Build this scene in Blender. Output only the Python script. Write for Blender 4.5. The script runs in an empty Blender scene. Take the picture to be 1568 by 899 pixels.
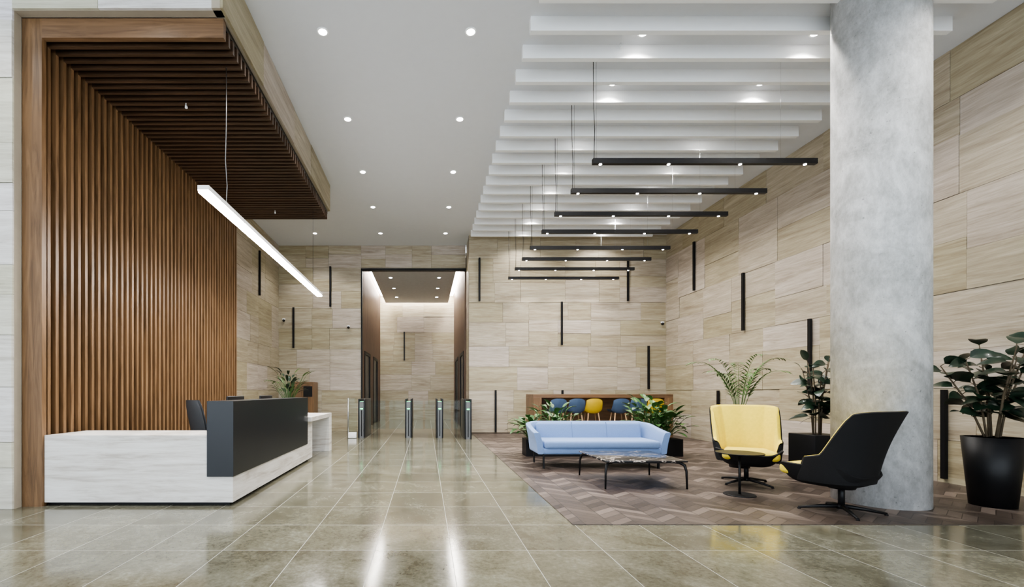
import bpy, bmesh, math, random
from math import sin, cos, pi, radians, sqrt
from mathutils import Vector, Matrix
random.seed(7)
S = bpy.context.scene
COL = S.collection

# ------------------------------------------------------------------ mesh builder
class MB:
    def __init__(s):
        s.v=[]; s.f=[]; s.m=[]; s.sm=[]; s.mats=[]
    def mi(s,mat):
        if mat not in s.mats: s.mats.append(mat)
        return s.mats.index(mat)
    def add(s,vs,fs,mat,smooth=False):
        o=len(s.v); s.v+= [tuple(p) for p in vs]; k=s.mi(mat)
        for f in fs:
            s.f.append(tuple(o+i for i in f)); s.m.append(k); s.sm.append(smooth)
    def box(s,x0,x1,y0,y1,z0,z1,mat):
        vs=[(x0,y0,z0),(x1,y0,z0),(x1,y1,z0),(x0,y1,z0),(x0,y0,z1),(x1,y0,z1),(x1,y1,z1),(x0,y1,z1)]
        s.add(vs,[(0,3,2,1),(4,5,6,7),(0,1,5,4),(1,2,6,5),(2,3,7,6),(3,0,4,7)],mat)
    def rbox(s,c,size,r,mat,seg=3,M=None,fn=None):
        bm=bmesh.new(); bmesh.ops.create_cube(bm,size=1)
        for v in bm.verts: v.co=Vector((v.co.x*size[0],v.co.y*size[1],v.co.z*size[2]))
        bmesh.ops.bevel(bm,geom=bm.edges[:]+bm.verts[:],offset=r,segments=seg,profile=.5,affect='EDGES')
        bm.verts.ensure_lookup_table()
        vs=[]
        for v in bm.verts:
            p=v.co.copy()
            if fn: p=Vector(fn(p))
            if M: p=M@p
            vs.append(p+Vector(c))
        s.add(vs,[[v.index for v in f.verts] for f in bm.faces],mat,True); bm.free()
    def tube(s,pts,rad,mat,n=10,caps=True,smooth=True):
        pts=[Vector(p) for p in pts]
        if not hasattr(rad,'__len__'): rad=[rad]*len(pts)
        vs=[];fs=[]
        up=None
        for i,p in enumerate(pts):
            d=(pts[min(i+1,len(pts)-1)]-pts[max(i-1,0)]).normalized()
            if up is None:
                up=Vector((0,0,1)) if abs(d.z)<.9 else Vector((1,0,0))
            a=d.cross(up).normalized(); b=d.cross(a).normalized()
            for k in range(n):
                t=2*pi*k/n
                vs.append(p+(a*cos(t)+b*sin(t))*rad[i])
        for i in range(len(pts)-1):
            for k in range(n):
                fs.append((i*n+k,i*n+(k+1)%n,(i+1)*n+(k+1)%n,(i+1)*n+k))
        s.add(vs,fs,mat,smooth)
        if caps:
            o=len(s.v)-len(vs); km=s.mi(mat)
            s.f.append(tuple(o+k for k in range(n))[::-1]); s.m.append(km); s.sm.append(False)
            o2=o+(len(pts)-1)*n
            s.f.append(tuple(o2+k for k in range(n))); s.m.append(km); s.sm.append(False)
    def cyl(s,x,y,z0,z1,r0,mat,r1=None,n=32,caps=True):
        s.tube([(x,y,z0),(x,y,z1)],[r0,r0 if r1 is None else r1],mat,n,caps)
    def grid(s,fn,nu,nv,mat,wrap=False,smooth=True):
        vs=[];fs=[]
        for j in range(nv+1):
            for i in range(nu+(0 if wrap else 1)):
                vs.append(fn(i/nu,j/nv))
        w=nu if wrap else nu+1
        for j in range(nv):
            for i in range(nu):
                i2=(i+1)%w
                fs.append((j*w+i,j*w+i2,(j+1)*w+i2,(j+1)*w+i))
        s.add(vs,fs,mat,smooth)
    def obj(s,name,loc=(0,0,0),rot=0,parent=None,bevel=0,sc=1):
        me=bpy.data.meshes.new(name); me.from_pydata(s.v,[],s.f)
        for m in s.mats: me.materials.append(m)
        for i,p in enumerate(me.polygons):
            p.material_index=s.m[i]; p.use_smooth=s.sm[i]
        bm=bmesh.new(); bm.from_mesh(me); bmesh.ops.recalc_face_normals(bm,faces=bm.faces); bm.to_mesh(me); bm.free()
        me.update()
        o=bpy.data.objects.new(name,me); COL.objects.link(o)
        o.location=loc; o.rotation_euler=(0,0,rot); o.scale=(sc,sc,sc)
        if parent: o.parent=parent
        if bevel:
            b=o.modifiers.new('bevel','BEVEL'); b.width=bevel; b.segments=2; b.limit_method='ANGLE'; b.angle_limit=radians(40)
        return o

# ------------------------------------------------------------------ node helpers
def newmat(name):
    m=bpy.data.materials.new(name); m.use_nodes=True
    nt=m.node_tree; b=nt.nodes['Principled BSDF']
    return m,nt,b
def simple(name,col,rough=.5,metal=0,spec=.5,noise=0,nscale=8,bump=0,bscale=40,sheen=0,coat=0):
    m,nt,b=newmat(name)
    b.inputs['Base Color'].default_value=(*col,1); b.inputs['Roughness'].default_value=rough
    b.inputs['Metallic'].default_value=metal; b.inputs['Specular IOR Level'].default_value=spec
    if sheen: b.inputs['Sheen Weight'].default_value=sheen
    if coat: b.inputs['Coat Weight'].default_value=coat
    tc=nt.nodes.new('ShaderNodeTexCoord')
    n=nt.nodes.new('ShaderNodeTexNoise'); n.inputs['Scale'].default_value=nscale; n.inputs['Detail'].default_value=6
    nt.links.new(tc.outputs['Object'],n.inputs['Vector'])
    r=nt.nodes.new('ShaderNodeValToRGB')
    k=noise if noise else .04
    r.color_ramp.elements[0].color=(*[c*(1-k) for c in col],1); r.color_ramp.elements[1].color=(*[min(1,c*(1+k)) for c in col],1)
    r.color_ramp.elements[0].position=.3; r.color_ramp.elements[1].position=.7
    nt.links.new(n.outputs['Fac'],r.inputs['Fac']); nt.links.new(r.outputs['Color'],b.inputs['Base Color'])
    if bump:
        n2=nt.nodes.new('ShaderNodeTexNoise'); n2.inputs['Scale'].default_value=bscale; n2.inputs['Detail'].default_value=4
        nt.links.new(tc.outputs['Object'],n2.inputs['Vector'])
        bp=nt.nodes.new('ShaderNodeBump'); bp.inputs['Strength'].default_value=bump; bp.inputs['Distance'].default_value=.01
        nt.links.new(n2.outputs['Fac'],bp.inputs['Height']); nt.links.new(bp.outputs['Normal'],b.inputs['Normal'])
    return m
def emis(name,col,st):
    m,nt,b=newmat(name)
    b.inputs['Base Color'].default_value=(*col,1)
    b.inputs['Emission Color'].default_value=(*col,1); b.inputs['Emission Strength'].default_value=st
    return m
def mth(nt,op,a,b=None,c=None):
    n=nt.nodes.new('ShaderNodeMath'); n.operation=op
    for i,x in enumerate((a,b,c)):
        if x is None: continue
        if isinstance(x,(int,float)): n.inputs[i].default_value=x
        else: nt.links.new(x,n.inputs[i])
    return n.outputs[0]
def mixc(nt,fac,a,b,mode='MIX'):
    n=nt.nodes.new('ShaderNodeMix'); n.data_type='RGBA'; n.blend_type=mode
    for s_,x in ((n.inputs[0],fac),(n.inputs[6],a),(n.inputs[7],b)):
        if isinstance(x,(int,float)): s_.default_value=x
        elif isinstance(x,tuple): s_.default_value=(*x,1)
        else: nt.links.new(x,s_)
    return n.outputs[2]
def ramp(nt,fac,stops):
    r=nt.nodes.new('ShaderNodeValToRGB'); e=r.color_ramp.elements
    while len(e)<len(stops): e.new(.5)
    for i,(p,c) in enumerate(stops):
        e[i].position=p; e[i].color=(*c,1)
    nt.links.new(fac,r.inputs['Fac']); return r.outputs['Color']
def noise(nt,vec,scale=5,detail=4,rough=.5,dist=0):
    n=nt.nodes.new('ShaderNodeTexNoise'); n.inputs['Scale'].default_value=scale; n.inputs['Detail'].default_value=detail
    n.inputs['Roughness'].default_value=rough; n.inputs['Distortion'].default_value=dist
    nt.links.new(vec,n.inputs['Vector']); return n.outputs['Fac']
def mapping(nt,vec,scale):
    n=nt.nodes.new('ShaderNodeMapping'); n.inputs['Scale'].default_value=scale
    nt.links.new(vec,n.inputs['Vector']); return n.outputs['Vector']
def objco(nt): return nt.nodes.new('ShaderNodeTexCoord').outputs['Object']
def comb(nt,x,y,z=0.0):
    n=nt.nodes.new('ShaderNodeCombineXYZ')
    for i,a in enumerate((x,y,z)):
        if isinstance(a,(int,float)): n.inputs[i].default_value=a
        else: nt.links.new(a,n.inputs[i])
    return n.outputs[0]
def bumpn(nt,b,h,st=.2,d=.01):
    bp=nt.nodes.new('ShaderNodeBump'); bp.inputs['Strength'].default_value=st; bp.inputs['Distance'].default_value=d
    nt.links.new(h,bp.inputs['Height']); nt.links.new(bp.outputs['Normal'],b.inputs['Normal'])

def travertine(name,stops,vscale=(.5,1,6.5),attr=True,rough=.45,tint=.26,dist=1.1):
    m,nt,b=newmat(name)
    if attr:
        a=nt.nodes.new('ShaderNodeAttribute'); a.attribute_name='pc'
        sp=nt.nodes.new('ShaderNodeSeparateXYZ'); nt.links.new(a.outputs['Vector'],sp.inputs[0])
        u,v,r=sp.outputs
        vec=comb(nt,mth(nt,'MULTIPLY',u,.6),mth(nt,'MULTIPLY',v,7.0),mth(nt,'MULTIPLY',r,41.0))
        vec2=comb(nt,mth(nt,'MULTIPLY',u,3.0),mth(nt,'MULTIPLY',v,46.0),mth(nt,'MULTIPLY',r,17.0))
    else:
        o=objco(nt); vec=mapping(nt,o,vscale); vec2=mapping(nt,o,(2.0,2.0,26)); r=None
    n1=noise(nt,vec,1.0,8,.66,dist); n2=noise(nt,vec2,1.0,5,.65,.5)
    f=mth(nt,'ADD',mth(nt,'MULTIPLY',n1,.62),mth(nt,'MULTIPLY',n2,.38))
    c=ramp(nt,f,stops)
    if r is not None:
        k=mth(nt,'ADD',mth(nt,'MULTIPLY',r,tint),1-tint/2)
        kk=comb(nt,k,k,mth(nt,'MULTIPLY',k,k))
        c=mixc(nt,1.0,c,kk,'MULTIPLY')
    nt.links.new(c,b.inputs['Base Color']); b.inputs['Roughness'].default_value=rough
    bumpn(nt,b,n2,.15,.01)
    return m
TRAV=travertine('travertine_beige',[(.34,(.262,.212,.148)),(.45,(.372,.316,.232)),(.54,(.445,.39,.298)),(.68,(.58,.53,.435))])
TRAVL=travertine('travertine_light',[(.34,(.42,.39,.34)),(.45,(.56,.535,.485)),(.56,(.66,.64,.59)),(.70,(.76,.75,.71))])
TRAVW=travertine('travertine_white',[(.36,(.40,.36,.32)),(.43,(.54,.51,.475)),(.50,(.66,.64,.61)),(.60,(.74,.73,.71))],attr=False,vscale=(.5,.5,4.2),rough=.5,dist=1.5)
JOINT=simple('wall_joint_backing',(.10,.08,.06),.9)  # dark backing in the panel gaps, also used for the bay baseboard
JOINTL=simple('wall_backing_light',(.38,.33,.26),.8)

def wood(name,c0,c1,axis='z',rough=.42,sc=1):
    m,nt,b=newmat(name); o=objco(nt)
    s={'z':(14*sc,14*sc,.9*sc),'x':(.9*sc,14*sc,14*sc),'y':(14*sc,.9*sc,14*sc)}[axis]
    n1=noise(nt,mapping(nt,o,s),1,6,.65,1.2)
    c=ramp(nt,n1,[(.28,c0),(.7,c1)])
    nt.links.new(c,b.inputs['Base Color']); b.inputs['Roughness'].default_value=rough
    bumpn(nt,b,n1,.08,.005)
    return m
WALNUT=wood('walnut_vertical',(.078,.042,.019),(.245,.142,.070),'z')
WALNUTX=wood('walnut_horizontal',(.085,.045,.022),(.235,.138,.073),'x')
WALNUTSHADE=wood('walnut_soffit_shaded',(.036,.020,.011),(.095,.053,.030),'x')  # same walnut, darkened: the soffit's shade is painted into the wood colour
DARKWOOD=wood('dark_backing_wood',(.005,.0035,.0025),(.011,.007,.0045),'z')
LOBWOOD=wood('lobby_wood',(.08,.045,.026),(.16,.095,.057),'z')
OAK=wood('oak_legs',(.30,.18,.09),(.45,.29,.16),'z')
WHITE=simple('white_paint',(.88,.89,.90),.6,noise=.01)
CEIL=simple('ceiling_plaster',(.72,.74,.78),.75,noise=.01)
BLACK=simple('black_powdercoat',(.008,.008,.009),.45,spec=.3)
BLACKG=simple('black_lacquer_panel',(.015,.017,.021),.30,noise=.08,nscale=2,spec=.4)
BLACKF=simple('black_shell_fabric',(.009,.009,.010),.75,spec=.3,bump=.3,bscale=220)
STEEL=simple('brushed_steel',(.45,.46,.47),.3,metal=1)
BLUE=simple('blue_upholstery',(.185,.285,.51),.85,noise=.05,nscale=60,bump=.25,bscale=300,sheen=.15)
SEAM=simple('blue_seam',(.09,.14,.26),.9)
BLUED=simple('blue_shell',(.06,.10,.18),.5)
YEL=simple('yellow_upholstery',(.82,.64,.06),.75,noise=.05,nscale=30,bump=.2,bscale=200,sheen=.1)
YELS=simple('yellow_shell',(.62,.42,.02),.5)
GREYF=simple('grey_mesh_fabric',(.07,.073,.08),.8,bump=.3,bscale=300)
LEAFD=simple('rubber_leaf',(.014,.032,.018),.3,noise=.5,nscale=9,coat=.2)
LEAFM=simple('tropical_leaf',(.045,.12,.03),.4,noise=.5,nscale=12)
LEAFL=simple('palm_leaf',(.09,.17,.045),.45,noise=.4,nscale=12)
STEM=simple('plant_stem',(.10,.075,.045),.8,noise=.3)
SOIL=simple('potting_soil',(.03,.02,.013),.95,noise=.5,nscale=60,bump=1,bscale=90)
LEDD=emis('downlight_lens',(1,.97,.93),30)
LEDT=emis('linear_tube_diffuser',(1,.97,.93),95)
GREEN=emis('green_indicator',(.05,1,.35),5)
BULB=emis('spot_lens',(1,.95,.88),22)
COVE=emis('cove_led',(1,.95,.87),48)
CORE=simple('turnstile_core',(.14,.145,.15),.35)
def glassm():
    m,nt,b=newmat('clear_glass'); b.inputs['Base Color'].default_value=(.85,.93,.92,1)
    b.inputs['Transmission Weight'].default_value=1; b.inputs['Roughness'].default_value=.02; b.inputs['IOR'].default_value=1.2
    return m
GLASS=glassm()
def concrete():
    m,nt,b=newmat('cast_concrete'); o=objco(nt)
    n1=noise(nt,o,2.2,8,.65,.8); n2=noise(nt,mapping(nt,o,(7,7,3.5)),1.8,10,.82)
    n3=noise(nt,o,30,4,.65)
    f=mth(nt,'ADD',mth(nt,'MULTIPLY',n1,.5),mth(nt,'MULTIPLY',n2,.5))
    c=ramp(nt,f,[(.36,(.33,.33,.325)),(.46,(.48,.485,.48)),(.53,(.59,.595,.595)),(.64,(.77,.775,.775))])
    pit=ramp(nt,n3,[(.27,(.5,.5,.5)),(.36,(1,1,1))])
    nt.links.new(mixc(nt,1.0,c,pit,'MULTIPLY'),b.inputs['Base Color'])
    b.inputs['Roughness'].default_value=.62; bumpn(nt,b,n2,.3,.01)
    return m
CONC=concrete()
def tiles():
    m,nt,b=newmat('polished_limestone_tiles'); o=objco(nt)
    sp=nt.nodes.new('ShaderNodeSeparateXYZ'); nt.links.new(o,sp.inputs[0]); x,y,_=sp.outputs
    tx=mth(nt,'DIVIDE',mth(nt,'SUBTRACT',x,.2),.6); ty=mth(nt,'DIVIDE',mth(nt,'SUBTRACT',y,.18),.685)
    ex=mth(nt,'MULTIPLY',mth(nt,'PINGPONG',tx,.5),.6); ey=mth(nt,'MULTIPLY',mth(nt,'PINGPONG',ty,.5),.685)
    e=mth(nt,'MINIMUM',ex,ey); g=mth(nt,'LESS_THAN',e,.0022)
    wn=nt.nodes.new('ShaderNodeTexWhiteNoise'); wn.noise_dimensions='2D'
    nt.links.new(comb(nt,mth(nt,'FLOOR',tx),mth(nt,'FLOOR',ty)),wn.inputs['Vector'])
    sh=nt.nodes.new('ShaderNodeVectorMath'); sh.operation='ADD'
    sc=nt.nodes.new('ShaderNodeVectorMath'); sc.operation='SCALE'; sc.inputs['Scale'].default_value=13
    nt.links.new(wn.outputs['Color'],sc.inputs[0]); nt.links.new(o,sh.inputs[0]); nt.links.new(sc.outputs[0],sh.inputs[1])
    n1=noise(nt,sh.outputs[0],2.6,10,.7,.5); n2=noise(nt,sh.outputs[0],30,7,.75)
    f=mth(nt,'ADD',mth(nt,'MULTIPLY',n1,.55),mth(nt,'MULTIPLY',n2,.45))
    c=ramp(nt,f,[(.36,(.064,.056,.035)),(.47,(.120,.114,.081)),(.55,(.158,.153,.114)),(.66,(.25,.245,.198))])
    k=mth(nt,'ADD',mth(nt,'MULTIPLY',wn.outputs['Value'],.3),.85)
    c=mixc(nt,1.0,c,comb(nt,k,k,k),'MULTIPLY')
    c=mixc(nt,g,c,(.38,.38,.35))
    nt.links.new(c,b.inputs['Base Color'])
    rr=mth(nt,'ADD',mth(nt,'MULTIPLY',n2,.13),.065); nt.links.new(mth(nt,'MAXIMUM',rr,mth(nt,'MULTIPLY',g,.5)),b.inputs['Roughness'])
    b.inputs['IOR'].default_value=1.58
    return m
TILES=tiles()
def chevron():
    m,nt,b=newmat('chevron_parquet'); o=objco(nt)
    sp=nt.nodes.new('ShaderNodeSeparateXYZ'); nt.links.new(o,sp.inputs[0]); x,y,_=sp.outputs
    W=.25
    v=mth(nt,'DIVIDE',mth(nt,'ADD',y,mth(nt,'MULTIPLY',mth(nt,'PINGPONG',x,W),.8)),.13)
    cid=mth(nt,'FLOOR',mth(nt,'DIVIDE',x,W))
    wn=nt.nodes.new('ShaderNodeTexWhiteNoise'); wn.noise_dimensions='2D'
    nt.links.new(comb(nt,cid,mth(nt,'FLOOR',v)),wn.inputs['Vector'])
    wn2=nt.nodes.new('ShaderNodeTexWhiteNoise'); wn2.noise_dimensions='1D'
    nt.links.new(mth(nt,'FLOOR',v),wn2.inputs['W'])
    fv=mth(nt,'ADD',mth(nt,'MULTIPLY',wn.outputs['Value'],.4),mth(nt,'MULTIPLY',wn2.outputs['Value'],.6))
    c=ramp(nt,fv,[(.15,(.030,.022,.018)),(.5,(.082,.062,.051)),(.85,(.205,.163,.138))])
    n1=noise(nt,mapping(nt,o,(6,25,1)),2,6,.6,.5)
    c=mixc(nt,.2,c,ramp(nt,n1,[(.3,(.045,.034,.028)),(.7,(.20,.155,.128))]))
    e=mth(nt,'MINIMUM',mth(nt,'PINGPONG',v,.5),mth(nt,'MULTIPLY',mth(nt,'PINGPONG',mth(nt,'DIVIDE',x,W),.5),W*8))
    c=mixc(nt,mth(nt,'LESS_THAN',e,.03),c,(.022,.016,.013))
    nt.links.new(c,b.inputs['Base Color']); b.inputs['Roughness'].default_value=.42; b.inputs['Specular IOR Level'].default_value=.35
    return m
CHEV=chevron()
def marble():
    m,nt,b=newmat('black_marble'); o=objco(nt)
    n=noise(nt,o,1.6,6,.55,2.0)
    a=mth(nt,'ABSOLUTE',mth(nt,'SUBTRACT',n,.5))
    c=ramp(nt,a,[(0,(.65,.6,.55)),(.007,(.16,.13,.11)),(.02,(.018,.018,.020))])
    nt.links.new(c,b.inputs['Base Color']); b.inputs['Roughness'].default_value=.18; b.inputs['Specular IOR Level'].default_value=.3
    return m
MARB=marble()

# ------------------------------------------------------------------ wall panels
HC=5.9; LB=14.53; RB=13.56; XR=7.12; XL=-4.67
def split(u0,u1,v0,v1,out,rnd,mw=1.75,mh=.95):
    w=u1-u0; h=v1-v0
    if w>mw or h>mh:
        if (w/mw>h/mh):
            t=rnd.uniform(.35,.65); c=u0+w*t
            split(u0,c,v0,v1,out,rnd,mw,mh); split(c,u1,v0,v1,out,rnd,mw,mh)
        else:
            t=rnd.uniform(.38,.62); c=v0+h*t
            split(u0,u1,v0,c,out,rnd,mw,mh); split(u0,u1,c,v1,out,rnd,mw,mh)
    else: out.append((u0,u1,v0,v1))
def panel_wall(name,origin,ud,n,rects,mat=TRAV,seed=1,relief=.012,thick=.12,mw=1.75,mh=.95,back=JOINT):
    rnd=random.Random(seed); O=Vector(origin); U=Vector(ud); N=Vector(n)
    mb=MB(); pcs=[]
    def boxx(u0,u1,v0,v1,d0,d1,m,r):
        P=lambda u,v,d: O+U*u+Vector((0,0,v))+N*d
        vs=[P(u0,v0,d0),P(u1,v0,d0),P(u1,v0,d1),P(u0,v0,d1),P(u0,v1,d0),P(u1,v1,d0),P(u1,v1,d1),P(u0,v1,d1)]
        mb.add(vs,[(0,3,2,1),(4,5,6,7),(0,1,5,4),(1,2,6,5),(2,3,7,6),(3,0,4,7)],m)
        for (u,v) in [(u0,v0),(u1,v0),(u1,v0),(u0,v0),(u0,v1),(u1,v1),(u1,v1),(u0,v1)]: pcs.append((u,v,r))
    for (a,b_,c,d) in rects:
        boxx(a,b_,c,d,-thick,-.03,back,0)
        out=[]
        z=c
        while z<d-1e-4:
            z2=min(d,(math.floor(z/1.3+1e-6)+1)*1.3)
            if d-z2<.25: z2=d
            split(a,b_,z,z2,out,rnd,mw,mh); z=z2
        for (u0,u1,v0,v1) in out:
            g=.0025
            boxx(u0+g,u1-g,v0+g,v1-g,-.03,-relief+rnd.random()*relief,mat,rnd.random())
    o=mb.obj(name)
    at=o.data.attributes.new('pc','FLOAT_VECTOR','POINT')
    at.data.foreach_set('vector',[c for p in pcs for c in p])
    return o

panel_wall('wall_back_bay',(1.28,RB,0),(1,0,0),(0,-1,0),[(0,XR-1.28+.1,0,HC)],seed=3,mw=1.5,mh=.75)
panel_wall('wall_bay_return',(1.28,LB,0),(0,-1,0),(-1,0,0),[(0,LB-RB-.03,0,HC)],seed=4)
panel_wall('wall_back_lobby',(XL,LB,0),(1,0,0),(0,-1,0),[(-.1,-2.055-XL,0,HC),(-2.055-XL,1.27-XL,5.17,HC)],seed=5,mw=1.4,mh=.7)
panel_wall('wall_side_rear',(XL,10.3,0),(0,1,0),(1,0,0),[(-.2,LB-10.3+.1,0,HC)],seed=6,mw=1.4,mh=.8)
panel_wall('wall_right',(XR,RB+.1,0),(0,-1,0),(-1,0,0),[(0,RB+4.1,0,HC)],seed=11,relief=.022,mw=1.7,mh=.95)
panel_wall('wall_front_stone',(-9,4.845,0),(1,0,0),(0,-1,0),[(0,9-4.39,0,HC),(9-4.39,9-2.18,5.315,HC)],mat=TRAVL,seed=8,mw=2.2,mh=.7,back=JOINTL)
panel_wall('wall_soffit_side',(-2.15,4.84,0),(0,1,0),(1,0,0),[(0,10.3-4.84,5.315,HC)],seed=9,mw=1.8,mh=.6,back=JOINTL)
mb=MB(); mb.box(-9.12,-9.0,-4,4.87,0,HC,WHITE); mb.obj('wall_hall_side')
mb=MB(); mb.box(-4.7,-4.42,5.0,10.12,0,HC,WHITE); mb.obj('wall_portal_back')
mb=MB(); mb.box(-4.41,-2.28,10.2,10.3,5.32,HC,WHITE); mb.obj('wall_soffit_end')

mb=MB(); mb.box(-9.2,XR+.15,-4.2,21,-.2,0,TILES); mb.obj('floor')
mb=MB(); mb.box(1.38,XR-.001,4.29,RB-.001,.0,.006,CHEV); mb.obj('floor_parquet')
mb=MB(); mb.box(-9.2,XR+.15,-4.2,LB+.15,HC,HC+.2,CEIL); mb.obj('ceiling')
mb=MB()
for i in range(8):
    x=-9+i*(XR+9)/7
    mb.box(x-.04,x+.04,-4.1,-3.95,0,HC,BLACK)
for z in (0.0,2.9,HC-.1): mb.box(-9,XR,-4.08,-3.97,z,z+.09,BLACK)
mb.obj('window_1')

mb=MB()
for k in range(-5,18):
    y=5.19+.467*k
    mb.box(1.30,6.52,y,y+.07,5.72,HC,WHITE)
mb.obj('ceiling_baffles')

# ------------------------------------------------------------------ lift lobby
LE=20.4
panel_wall('wall_lobby_end',(-2.055,LE,0),(1,0,0),(0,-1,0),[(0,3.335,0,5.6)],seed=14,mw=1.5,mh=.8)
def lobby_side(name,x,sgn):
    mb=MB()
    mb.box(min(x,x-sgn*.15),max(x,x-sgn*.15),LB+.1,LE,0,5.6,LOBWOOD)
    y=LB+.14
    while y<LE-.1:
        ok=True
        for (a,b_) in ((15.2,16.5),(17.7,19.0)):
            if a-.12<y<b_+.05: ok=False
        z0=0.0 if ok else 2.62
        mb.box(min(x,x+sgn*.03),max(x,x+sgn*.03),y,y+.05,z0,5.55,LOBWOOD)
        y+=.11
    for (a,b_) in ((15.2,16.5),(17.7,19.0)):
        mb.box(min(x,x+sgn*.05),max(x,x+sgn*.05),a-.1,a,0,2.6,BLACK)
        mb.box(min(x,x+sgn*.05),max(x,x+sgn*.05),b_,b_+.1,0,2.6,BLACK)
        mb.box(min(x,x+sgn*.05),max(x,x+sgn*.05),a,b_,2.5,2.6,BLACK)
        for q in (0,1):
            m0=a+(b_-a)*.5*q+.004
            mb.box(min(x,x+sgn*.015),max(x,x+sgn*.015),m0,m0+(b_-a)*.5-.008,0,2.5,BLACKG)
    return mb.obj(name)
lobby_side('wall_lobby_left',-2.055,1); lobby_side('wall_lobby_right',1.28,-1)
mb=MB(); mb.box(-2.2,1.43,LB+.12,LE+.1,5.6,5.7,WHITE)
mb.box(-1.76,.98,LB+.25,LE-.35,5.15,5.22,simple('lobby_ceiling_panel',(.62,.63,.65),.6))
mb.obj('ceiling_lobby')
mb=MB()
for x0,x1 in ((-1.98,-1.84),(1.06,1.20)): mb.box(x0,x1,LB+.3,LE-.2,5.50,5.52,COVE)
mb.box(-1.8,1.0,LE-.25,LE-.12,5.50,5.52,COVE); mb.obj('cove_light_strip')
mb=MB(); mb.box(-2.06,1.285,LB-.02,LB+.12,5.10,5.17,BLACK); mb.box(-2.06,-2.02,LB-.02,LB+.12,0,5.1,BLACK); mb.obj('trim_1')
mb=MB(); mb.box(1.3,XR,RB-.015,RB,0,.05,JOINT); mb.obj('baseboard_bay')

# ------------------------------------------------------------------ walnut slatted portal
mb=MB()
X0=-4.39; XF=-4.22; XE=-2.20; Y0=5.0; Y1=10.28
mb.box(X0,-4.175,Y0-.03,Y0+.03,0,5.31,WALNUT)
mb.box(-4.175,XE,Y0-.03,Y0+.03,5.10,5.31,WALNUTX)
mb.box(X0-.02,X0+.03,Y0+.03,Y1,0,5.31,DARKWOOD)
mb.box(X0,XE-.01,Y0+.03,Y1,5.25,5.31,DARKWOOD)
n=46; p=(Y1-Y0-.10)/n
for i in range(n):
    y=Y0+.10+i*p
    mb.box(X0+.03,XF,y,y+.042,0,5.25,WALNUT)
    mb.box(XF,XE,y,y+.042,5.10,5.25,WALNUTSHADE)
mb.obj('slatted_wood_portal')

# ------------------------------------------------------------------ reception desk
mb=MB()
mb.box(-4.17,-2.17,5.06,5.55,0,.06,BLACK); mb.box(-2.65,-2.17,5.55,8.4,0,.06,BLACK)
mb.box(-4.172,-2.11,5.0,5.08,.04,.72,TRAVW); mb.box(-2.384,-2.11,5.0,5.08,.72,.775,TRAVW)
mb.box(-4.172,-2.386,5.0,5.62,.7202,.775,TRAVW)
mb.box(-2.19,-2.11,5.08,8.5,.04,.72,TRAVW)
mb.box(-4.172,-4.1,5.08,5.62,.04,.72,TRAVW)
mb.box(-2.19,-2.11,8.1,8.5,.72,.76,TRAVW)
mb.box(-2.8,-2.19,5.62,8.5,.68,.73,WHITE); mb.box(-2.65,-2.61,5.62,8.5,.06,.68,WHITE)
mb.box(-2.385,-2.095,4.975,8.12,.325,1.15,BLACKG)
mb.box(-2.95,-2.03,8.13,9.85,.72,.80,TRAVW)
mb.box(-2.95,-2.03,9.6,9.85,0,.72,TRAVW)
mb.obj('reception_desk',bevel=.003)

SCR=simple('screen_glass',(.02,.02,.025),.1)
def monitor(x,y,rot):
    mb=MB(); mb.rbox((0,0,.30),(.54,.03,.32),.012,BLACK); mb.box(-.26,.26,-.017,-.015,.16,.45,SCR)
    mb.box(-.02,.02,.01,.04,.01,.3,STEEL); mb.rbox((0,.04,.008),(.22,.18,.016),.006,STEEL)
    mb.obj('computer_monitor',(x,y,.732),rot)
monitor(-2.62,7.5,radians(-90)); monitor(-2.62,6.3,radians(-90))

def office_chair(x,y,rot):
    mb=MB()
    def back(a,b_):
        th=(a-.5)*1.7; z=.55+b_*.58; w=.25*(1-.3*abs(2*b_-1)**3)
        return (w*sin(th)/sin(.85),.24+.12*b_-.10*(1-cos(th))*1.6,z)
    mb.grid(back,14,12,GREYF)
    mb.grid(lambda a,b_: tuple(Vector(back(a,b_))+Vector((0,.03,0))),14,12,GREYF)
    mb.rbox((0,0,.47),(.5,.48,.08),.035,GREYF)
    mb.cyl(0,0,.09,.44,.03,BLACK)
    for i in range(5):
        t=i*2*pi/5; mb.tube([(0,0,.11),(.3*cos(t),.3*sin(t),.07)],[.03,.018],BLACK); mb.rbox((.3*cos(t),.3*sin(t),.028),(.05,.05,.056),.02,BLACK)
    mb.tube([(0,.1,.44),(0,.3,.46),(0,.33,.7)],.02,BLACK)
    for s in (-1,1):
        mb.tube([(s*.24,.05,.46),(s*.3,.05,.5),(s*.3,.05,.64)],.015,BLACK); mb.rbox((s*.3,.0,.65),(.06,.26,.03),.012,BLACK)
    mb.obj('office_chair',(x,y,0),rot)
office_chair(-3.16,6.85,radians(140))

# ------------------------------------------------------------------ column
mb=MB(); mb.cyl(5.145,5.19,0.006,HC,.414,CONC,n=96); mb.obj('concrete_column')

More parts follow.
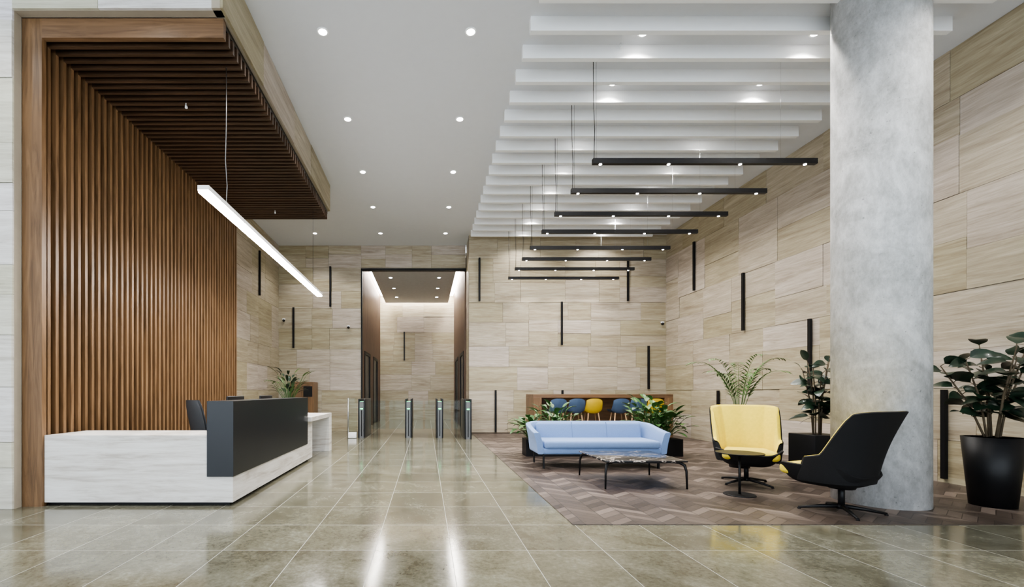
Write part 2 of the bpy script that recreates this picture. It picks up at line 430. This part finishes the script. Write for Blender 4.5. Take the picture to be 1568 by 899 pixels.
# ------------------------------------------------------------------ wall light strips
def strip(x,y,z0,z1,axis):
    mb=MB()
    if axis=='b': mb.box(x-.028,x+.028,y-.045,y,z0,z1,BLACK)
    elif axis=='r': mb.box(x-.045,x,y-.028,y+.028,z0,z1,BLACK)
    else: mb.box(x,x+.045,y-.028,y+.028,z0,z1,BLACK)
    mb.obj('wall_light_strip')
for (x,z0,z1) in ((1.59,3.94,5.22),(4.03,2.64,3.92),(6.60,1.33,2.61),(5.99,3.94,5.22),(2.07,.06,1.30),(4.05,.06,1.30)): strip(x,RB,z0,z1,'b')
for (x,z0,z1) in ((-3.03,3.95,5.23),(-4.2,2.64,3.93)): strip(x,LB,z0,z1,'b')
strip(-.96,LE,2.65,3.93,'b')
for (y,z0,z1) in ((12.1,3.93,5.22),(10.23,2.62,3.91),(8.45,1.3,2.6),(6.26,.06,1.28),(11.1,.06,1.28)): strip(XR,y,z0,z1,'r')
strip(XL,12.8,3.95,5.2,'l')

# ------------------------------------------------------------------ downlights
def spot(name,loc,energy,size=150,blend=.6,rad=.05,col=(1,.96,.91)):
    l=bpy.data.lights.new(name,'SPOT'); l.energy=energy; l.spot_size=radians(size); l.spot_blend=blend; l.shadow_soft_size=rad; l.color=col
    o=bpy.data.objects.new(name,l); COL.objects.link(o); o.location=loc; return o
dlm=None
def downlight(x,y,energy,z=HC,size=118):
    global dlm
    mb=MB()
    if dlm is None:
        mb.tube([(0,0,0),(0,0,-.008)],[.075,.072],WHITE,24)
        mb.tube([(0,0,-.008),(0,0,-.011)],[.052,.050],LEDD,24)
        o=mb.obj('recessed_downlight',(x,y,z)); dlm=o.data
    else:
        o=bpy.data.objects.new('recessed_downlight',dlm); COL.objects.link(o); o.location=(x,y,z)
    s=spot('downlight_beam',(0,0,-.03),energy,size); s.parent=o
E=130
for y in (5.9,7.79,9.66,11.5,13.4):
    for x in (-1.33,.58): downlight(x,y,E*(1.7 if x<0 and y<11 else 1))
downlight(-3.25,13.4,E)
for y in (4.0,2.1,.2):
    for x in (-5.2,-3.25,-1.33,.58): downlight(x,y,E*.6)
for i,y in enumerate([4.05,5.92,6.88,8.18,9.15,10.1,11.0,12.0,12.9]):
    for x in (2.82,5.05):
        if i==0 and x>5: x=6.0
        downlight(x,y+.0,E*.85,size=135)
for y in (15.6,17.2,18.8):
    for x in (-1.2,.45): downlight(x,y,45,5.15)

# ------------------------------------------------------------------ pendant bars
for y in (6.44,7.39,8.34,9.26,10.3,11.17,12.06,13.03):
    mb=MB(); xa,xb=2.35,5.50; z=4.455
    mb.box(xa,xb,y-.03,y+.03,z,z+.075,BLACK)
    for t in (.035,.34,.66,.95):
        x=xa+(xb-xa)*t
        mb.cyl(x,y,z-.006,z+.001,.020,BULB,n=16)
    mb.tube([(xa+.02,y,z+.06),(xa+.03,y,z+.5),(xa+.012,y,z+.9),(xa+.01,y,HC)],.005,BLACK,6)
    mb.tube([(xb-.5,y,z+.06),(xb-.5,y,HC)],.0012,STEEL,5)
    mb.tube([(xa+.05,y,z+.06),(xa+.05,y,HC)],.002,BLACK,5)
    o=mb.obj('linear_pendant_lamp')
    for t in (.2,.5,.8):
        s=spot('pendant_beam',(xa+(xb-xa)*t,y,z-.03),26,120); s.parent=o
mb=MB(); mb.box(-2.425,-2.315,4.87,10.2,3.375,3.40,LEDT); mb.box(-2.43,-2.31,4.865,10.205,3.40,3.45,WHITE)
mb.tube([(-2.37,5.43,3.44),(-2.36,5.43,3.7),(-2.38,5.43,4.0),(-2.37,5.43,4.4),(-2.37,5.43,5.1)],.005,STEEL,6)
mb.tube([(-2.37,9.6,3.44),(-2.37,9.6,5.1)],.003,BLACK,6)
mb.obj('luminous_linear_pendant')
def smallspot(x,y,z):
    mb=MB(); mb.cyl(0,0,-.03,0,.007,WHITE,n=10); mb.tube([(0,0,-.03),(.008,-.008,-.065)],[.014,.018],WHITE,14); mb.obj('ceiling_sensor',(x,y,z))
smallspot(-3.2,6.1,5.10); smallspot(-3.2,9.7,5.10); smallspot(2.6,6.1,HC)
def cctv(x,y,z):
    mb=MB(); mb.rbox((0,-.03,.03),(.09,.06,.05),.015,WHITE)
    mb.grid(lambda a,b_:(.042*cos(a*2*pi)*sin(b_*pi*.98+.03),-.04+.042*sin(a*2*pi)*sin(b_*pi*.98+.03),-.01+.042*cos(b_*pi*.98+.03)),14,8,BLACK,wrap=True)
    mb.obj('security_camera',(x,y,z))
cctv(-4.5,LB-.01,3.52); cctv(-2.45,LB-.01,3.3); cctv(7.0,RB-.01,3.27)

# ------------------------------------------------------------------ sofa
def sofa():
    mb=MB(); W=1.04; D=.40; R=.22
    path=[(-W,-D)]
    for k in range(5): path.append((-W,-D+(2*D-R)*(k+1)/5))
    for k in range(1,7):
        t=pi/2*k/6; path.append((-W+R-R*cos(t),D-R+R*sin(t)))
    N=14
    for k in range(1,N): path.append((-W+R+(2*W-2*R)*k/N,D))
    mir=[(-x,y) for (x,y) in path[:12]][::-1]
    path=path+mir
    n=len(path)-1
    def hgt(p):
        f=(p[1]+D)/(2*D); return .585+.14*min(1,max(0,f))**1.2
    T=.10; flare=.07
    def fn(a,b_):
        i=int(round(a*n)); p=Vector(path[i]); q0=Vector(path[max(0,i-1)]); q1=Vector(path[min(n,i+1)])
        d=(q1-q0).normalized(); nn=Vector((-d.y,d.x))
        H=hgt(p); z0=.24
        t=b_*2*pi
        hw=T/2; hh=(H-z0)/2
        ex=.28
        cx=math.copysign(abs(cos(t))**ex,cos(t))*hw; cz=math.copysign(abs(sin(t))**ex,sin(t))*hh
        zz=(cz+hh)/(2*hh)
        off=cx-hw+flare*zz*zz
        return (p.x+nn.x*off,p.y+nn.y*off,z0+hh+cz)
    mb.grid(fn,n,32,BLUE)
    for a in (0.0,1.0):
        vs=[fn(a,k/32) for k in range(32)]
        mb.add(vs,[tuple(range(32))],BLUE,False)
    mb.rbox((0,-.03,.285),(2*W-.16,.74,.10),.03,BLUE)
    mb.rbox((0,-.07,.39),(2*W-.22,.72,.13),.045,BLUE,4)
    Mx=Matrix.Rotation(radians(-12),3,'X')
    mb.rbox((0,.25,.545),(2*W-.26,.13,.33),.055,BLUE,5,Mx)
    for i in (-1,1):
        mb.rbox((i*.30,.25,.545),(.006,.134,.325),.002,SEAM,1,Mx)
    for sx in (-1,1):
        for y in (-.34,.32):
            mb.box(sx*.93-.012,sx*.93+.012,y-.02,y+.02,0,.26,BLACK)
        mb.box(sx*.93-.012,sx*.93+.012,-.34,.32,.22,.25,BLACK)
    mb.box(-.93,.93,-.34,-.315,.215,.24,BLACK); mb.box(-.93,.93,.30,.325,.215,.24,BLACK)
    return mb.obj('blue_sofa',(2.84,7.75,.006))
sofa()

# ------------------------------------------------------------------ coffee table
mb=MB()
x0,x1,y0,y1=2.29,3.35,5.83,6.85
mb.rbox(((x0+x1)/2,(y0+y1)/2,.352),(x1-x0,y1-y0,.022),.008,MARB,2)
cx,cy=(x0+x1)/2,(y0+y1)/2
for sx in (-1,1):
    for sy in (-1,1):
        X=cx+sx*(x1-x0)/2*.985; Y=cy+sy*(y1-y0)/2*.97
        pts=[(X,Y,0),(X-sx*.005,Y-sy*.005,.22),(X-sx*.02,Y-sy*.02,.30),(X-sx*.07,Y-sy*.06,.333),(X-sx*.2,Y-sy*.06,.338)]
        mb.tube(pts,[.011,.015,.020,.020,.012],BLACK,8)
for sy in (-1,1): mb.box(x0+.12,x1-.12,cy+sy*.44-.012,cy+sy*.44+.012,.322,.342,BLACK)
for sx in (-1,1): mb.box(cx+sx*.42-.012,cx+sx*.42+.012,y0+.08,y1-.08,.322,.342,BLACK)
mb.obj('marble_coffee_table',(0,0,.006))
mb=MB(); mb.cyl(0,0,.500,.512,.25,BLACK,n=48); mb.cyl(0,0,.012,.5,.014,BLACK,n=16); mb.cyl(0,0,0,.012,.17,BLACK,.165,n=40); mb.cyl(0,0,.485,.5,.06,BLACK)
mb.obj('round_side_table',(3.79,5.52,.006))

# ------------------------------------------------------------------ lounge chairs
def sstep(a,b,x):
    t=min(1,max(0,(x-a)/(b-a))); return t*t*(3-2*t)
def lounge(loc,rot):
    mb=MB()
    TM=radians(106); ZB=.32
    def top(u):
        u=abs(u); return 1.05-.03*(min(u,.6)/.6)**4-.42*sstep(.58,.80,u)-.03*max(0,u-.8)/.2
    def back(s,t,off,rib=0):
        u=2*s-1; th=u*TM
        z=ZB+(top(u)-off*.25-ZB)*t
        zz=(z-ZB)/.73
        a=.35+.095*zz**.7-off; b_=.35-off*.3
        yb=.24+.21*zz-.03*sin(pi*zz)-off
        if rib and abs(u)<.62:
            k=rib*(1-abs(sin(th*5.5))); a+=k; yb+=k
        ex=.74
        sx=math.copysign(abs(sin(th))**ex,sin(th))
        fwd=b_*(1-cos(th))*(1-.22*zz)
        return (a*sx,yb-fwd,z)
    OFF=.055
    inn=lambda s,t: back(s,t,OFF+.02*sin(pi*t),.020)
    nu,nv=120,16
    mb.grid(lambda s,t:back(s,t,0),nu,nv,BLACKF)
    mb.grid(inn,nu,nv,YEL)
    def rimtop(s,q):
        A=Vector(back(s,1,0)); B=Vector(inn(s,1)); p=A.lerp(B,q); p.z+=.016*sin(pi*q); return tuple(p)
    mb.grid(lambda s,q:rimtop(s,q*.3),nu,2,BLACKF)
    mb.grid(lambda s,q:rimtop(s,.3+q*.7),nu,3,YEL)
    mb.grid(lambda s,q:tuple(Vector(back(s,0,0)).lerp(Vector(inn(s,0)),q)),nu,1,BLACKF)
    for s in (0.0,1.0):
        mb.grid(lambda t,q,s=s:tuple(Vector(back(s,t,0)).lerp(Vector(inn(s,t)),q)+Vector((0,-.012*sin(pi*q),0))),nv,4,BLACKF)
    def bowl(s,t,off=0):
        th=s*2*pi; ex=.6
        cx=math.copysign(abs(cos(th))**ex,cos(th)); sy=math.copysign(abs(sin(th))**ex,sin(th))
        r=.35+.65*t**.45
        rim=.485-.055*sstep(.6,1.0,-sin(th))-.09*sstep(.3,1,sin(th))
        z=.265+off+(rim-.265-off)*t**1.5
        return ((.372-off)*cx*r*(1-.10*max(0,sy)),-.085+(.395-off-.05*max(0,sy))*sy*r,z)
    mb.grid(lambda s,t:bowl(s,t),64,10,BLACKF,wrap=True)
    mb.grid(lambda s,t:bowl(s,t,.025),64,10,BLACKF,wrap=True)
    mb.grid(lambda s,q:tuple(Vector(bowl(s,1)).lerp(Vector(bowl(s,1,.025)),q)+Vector((0,0,.01*sin(pi*q)))),64,3,BLACKF,wrap=True)
    vs=[bowl(k/64,0) for k in range(64)]; mb.add(vs,[tuple(range(64))],BLACKF,False)
    def pil(p):
        f=1-((p.x/.33)**2+(p.y/.33)**2)*.35
        k=1-.22*sstep(-.05,.28,p.y)
        return (p.x*k,p.y,p.z*(.7+.3*max(0,f))+ (0.012*f if p.z>0 else 0))
    mb.rbox((0,-.15,.415),(.62,.56,.13),.055,YEL,5,None,pil)
    mb.cyl(0,0,.05,.29,.028,BLACK,n=20); mb.cyl(0,0,.245,.285,.11,BLACK,.13,n=24)
    mb.cyl(0,0,.035,.08,.045,BLACK,.035,n=20)
    for i in range(4):
        t=pi/4+i*pi/2; c,s_=cos(t),sin(t)
        mb.tube([(0,0,.062),(.18*c,.18*s_,.045),(.36*c,.36*s_,.016)],[.024,.018,.012],BLACK,8)
        mb.cyl(.355*c,.355*s_,0,.012,.016,BLACK,n=10)
    return mb.obj('swivel_lounge_chair',(loc[0],loc[1],.006),rot)
lounge((4.36,6.22),radians(-28))
lounge((4.31,4.74),radians(-158))

# ------------------------------------------------------------------ plants
def leafgeo(mb,base,dirv,up,L,W,mat,droop=.3,fold=.25,n=6):
    d=Vector(dirv).normalized(); side=d.cross(Vector(up))
    if side.length<.05: side=d.cross(Vector((1,0,0)))
    side.normalize(); nrm=side.cross(d).normalized()
    def f(a,b_):
        t=b_; w=W*max(0,sin(pi*min(1,t**.8)))**.6*(1 if t<.98 else 0)
        x=(a-.5)*w
        p=Vector(base)+d*(L*t)+side*x+nrm*(fold*abs(x))-Vector((0,0,1))*(droop*L*t*t)
        return tuple(p)
    mb.grid(f,4,n,mat)
def pot(mb,r0,r1,h,mat=BLACK):
    mb.tube([(0,0,0),(0,0,h),(0,0,h),(0,0,h-.04)],[r0,r1,r1-.02,r1-.025],mat,40)
    mb.cyl(0,0,h-.045,h-.035,r1-.02,SOIL,n=32)
def rubber(name,loc,r0,r1,h,top,spread,nst,seed,L=.22,per=11,square=False):
    rnd=random.Random(seed); mb=MB()
    if square: mb.rbox((0,0,h/2),(r1*2,r1*2,h),.01,BLACK); 
    else: pot(mb,r0,r1,h)
    for i in range(nst):
        an=2*pi*i/nst+rnd.uniform(-.4,.4); sp=spread*rnd.uniform(.4,1)
        tt=h+(top-h)*rnd.uniform(.6,.97)
        b=Vector((.05*cos(an),.05*sin(an),h-.04)); e=Vector((sp*.7*cos(an),sp*.7*sin(an),tt-.08))
        mid=b.lerp(e,.5)+Vector((-.04*cos(an),-.04*sin(an),0))
        pts=[b,b.lerp(mid,.5),mid,mid.lerp(e,.5),e]
        mb.tube(pts,[.011,.010,.009,.008,.005],STEM,7)
        for k in range(per):
            t=.3+.7*k/(per-1); p=b.lerp(mid,t*2) if t<.5 else mid.lerp(e,t*2-1)
            a2=k*2.4+rnd.uniform(-.3,.3)+an; el=rnd.uniform(.0,.7)+ (.6 if k==per-1 else 0)
            d=Vector((cos(a2)*cos(el),sin(a2)*cos(el),sin(el)))
            q=p+d*.04; mb.tube([p,q],.004,STEM,5,False)
            up=Vector((rnd.uniform(-.9,.9),rnd.uniform(-1.2,.6),1))
            leafgeo(mb,q,d,up,L*rnd.uniform(.8,1.15),L*.58,LEAFD,rnd.uniform(.2,.7),.15)
    return mb.obj(name,(loc[0],loc[1],.006))
rubber('potted_rubber_plant',(6.20,5.0),.175,.235,.75,2.02,.62,8,3,.25,10)
rubber('potted_rubber_plant',(5.78,6.75),.20,.24,.62,1.86,.28,7,5,.23,9,True)
def palm(loc,h,top,seed,R=.5,nf=11,r=.18):
    rnd=random.Random(seed); mb=MB(); pot(mb,r*.8,r,h)
    for i in range(nf):
        an=2*pi*i/nf+rnd.uniform(-.25,.25); k=rnd.uniform(.55,1); hh=(top-h)*rnd.uniform(.75,1.0)
        pts=[]
        for j in range(13):
            t=j/12; rr=R*k*(t**1.8); z=h-.04+hh*(1-(1-t)**1.7)-.25*k*max(0,t-.6)**2*4*(top-h)*.4
            pts.append(Vector((rr*cos(an),rr*sin(an),z)))
        mb.tube(pts,[.007*(1-j/14) for j in range(13)],LEAFL,5)
        for j in range(5,13):
            for q in (0,.5):
                if j==12 and q: continue
                p=pts[j] if q==0 else pts[j].lerp(pts[j+1],.5)
                dd=(pts[min(12,j+1)]-pts[j-1]).normalized()
                sd=dd.cross(Vector((0,0,1))).normalized()
                for s in (-1,1):
                    d=(sd*s*.8+dd*.8+Vector((0,0,-.05))).normalized()
                    leafgeo(mb,p,d,(0,0,1),.24*(1-.5*(j-5)/8),.024,LEAFL,.3,.1,4)
    return mb.obj('potted_palm',(loc[0],loc[1],.006))
palm((5.18,7.55),.45,1.95,4,.74,13)
def bushes(mb,x0,x1,y0,y1,z,h,n,seed,mat=LEAFM,L=.22,wr=.36,emin=.5):
    rnd=random.Random(seed)
    for i in range(n):
        x=rnd.uniform(x0,x1); y=rnd.uniform(y0,y1)
        nl=rnd.randint(8,12)
        for k in range(nl):
            a=2*pi*k/nl+rnd.uniform(-.4,.4); el=rnd.uniform(emin,1.4); hh=h*rnd.uniform(.35,1)
            d=Vector((cos(a)*cos(el),sin(a)*cos(el),sin(el)))
            p=Vector((x,y,z)); q=p+d*hh*.75
            mb.tube([p,p.lerp(q,.5)+Vector((0,0,.02)),q],.004,LEAFM,5,False)
            d2=(d+Vector((cos(a),sin(a),-.2))*.5).normalized()
            leafgeo(mb,q,d2,(0,0,1),L*rnd.uniform(.8,1.3),L*wr,mat if rnd.random()<.7 else LEAFL,rnd.uniform(.2,.6),.25)
PY0,PY1=8.85,9.1
mb=MB(); mb.box(1.93,4.95,PY0-.06,PY1+.06,0,.33,BLACK); mb.box(1.96,4.92,PY0-.03,PY1+.03,.33,.335,SOIL)
bushes(mb,2.0,2.2,PY0,PY1,.33,.6,7,1,L=.24,wr=.42); bushes(mb,2.4,2.75,PY0,PY1,.33,.9,5,2,L=.24,wr=.42,emin=.9); bushes(mb,2.9,3.8,PY0,PY1,.33,.35,6,3,L=.18)
bushes(mb,4.25,4.6,PY0,PY1,.33,1.1,6,4,L=.27,wr=.40,emin=.8); bushes(mb,4.5,4.85,PY0,PY1,.33,.8,8,6,L=.25,wr=.42)
mb.obj('planter_with_foliage',(0,0,.006))
mb=MB(); pot(mb,.15,.18,.9,WHITE); bushes(mb,-.04,.04,-.04,.04,.87,1.25,5,8,LEAFD,.34,.2,.95); mb.obj('potted_dracaena',(-3.33,11.1,0))
mb=MB(); mb.box(-4.15,-3.40,13.9,14.4,0,1.55,WALNUT); mb.box(-3.72,-3.45,13.88,13.9,1.1,1.42,BLACK); mb.box(-4.1,-3.78,13.885,13.9,.1,1.5,WALNUT)
mb.obj('wooden_cabinet',bevel=.005)

# ------------------------------------------------------------------ communal table and stools
mb=MB()
mb.box(2.76,6.36,11.75,12.6,1.09,1.18,WALNUTX); mb.box(2.76,2.98,11.75,12.6,0,1.09,WALNUT); mb.box(6.14,6.36,11.75,12.6,0,1.09,WALNUT)
mb.box(2.98,6.14,12.5,12.56,.1,1.09,WALNUTX); mb.obj('communal_bar_table',(0,0,.006),bevel=.005)
def stool(x,y,mat,rot=0):
    mb=MB()
    def sh(a,b_):
        u=(a-.5)*2
        if b_<.5:
            t=b_*2; return (u*.21,-.2+.34*t,.76-.03*(1-u*u)+.05*abs(u)**3)
        t=(b_-.5)*2
        return (u*(.21-.02*t),.14+.09*sin(t*pi/2)-.05*u*u,.76-.03*(1-u*u)*(1-t)+.05*abs(u)**3*(1-t)+.32*t-.05*t*abs(u)**3)
    mb.grid(sh,14,16,mat); mb.grid(lambda a,b_:tuple(Vector(sh(a,b_))+Vector((0,.018 if b_>.5 else 0,-.018))),14,16,mat)
    for sx in (-1,1):
        for sy in (-1,1):
            mb.tube([(sx*.12,sy*.11,.73),(sx*.21,sy*.2,0)],[.017,.011],OAK,8)
    for sy in (-1,1): mb.tube([(-.18,sy*.17,.27),(.18,sy*.17,.27)],.009,BLACK,6)
    mb.obj('bar_stool',(x,y,.006),rot)
for x,m_ in ((3.25,BLUED),(3.7,BLUED),(4.12,YELS),(4.78,BLUED),(5.2,BLUED),(5.62,YELS)): stool(x,11.35,m_,pi)

# ------------------------------------------------------------------ turnstiles
def turnstile(x,y):
    mb=MB()
    for s in (-1,1):
        mb.rbox((s*.075,0,.53),(.035,1.4,1.06),.015,BLACKG,3)
    mb.box(-.058,.058,-.66,.66,.0,.98,CORE)
    mb.box(-.035,.035,-.67,-.655,.78,.80,GREEN); mb.box(-.012,.012,-.672,-.66,.05,.75,BLACK)
    mb.box(-.05,.05,-.55,-.45,.98,.985,GREEN)
    mb.obj('turnstile',(x,y,0))
for x in (-1.74,-.47,.38,1.12): turnstile(x,13.05 if x<1 else 12.75)
mb=MB()
for a,b_ in ((-1.62,-1.15),(-1.04,-.60),(-.34,-.08),(-.02,.26),(.5,.72),(.78,1.0)): mb.box(a,b_,13.0,13.012,.2,1.0,GLASS)
mb.obj('glass_gate_wings')
mb=MB(); mb.box(-2.1,-1.86,12.35,12.37,.15,1.07,GLASS); mb.rbox((-1.98,12.36,.08),(.22,.14,.15),.01,WHITE); mb.cyl(-2.1,12.36,0,1.08,.02,STEEL,n=12); mb.obj('glass_barrier')

# ------------------------------------------------------------------ world, camera
w=bpy.data.worlds.new('World'); S.world=w; w.use_nodes=True
w.node_tree.nodes['Background'].inputs[0].default_value=(.82,.91,1,1); w.node_tree.nodes['Background'].inputs[1].default_value=3.3
cam=bpy.data.cameras.new('Camera'); co=bpy.data.objects.new('Camera',cam); COL.objects.link(co)
co.location=(0,0,1.25); co.rotation_euler=(radians(90),0,0)
cam.sensor_width=36; cam.lens=16.07; cam.shift_x=.0842; cam.shift_y=.096; cam.clip_start=.05
S.camera=co
S.view_settings.exposure=0.42
try: S.view_settings.look='AgX - Medium High Contrast'
except Exception: pass
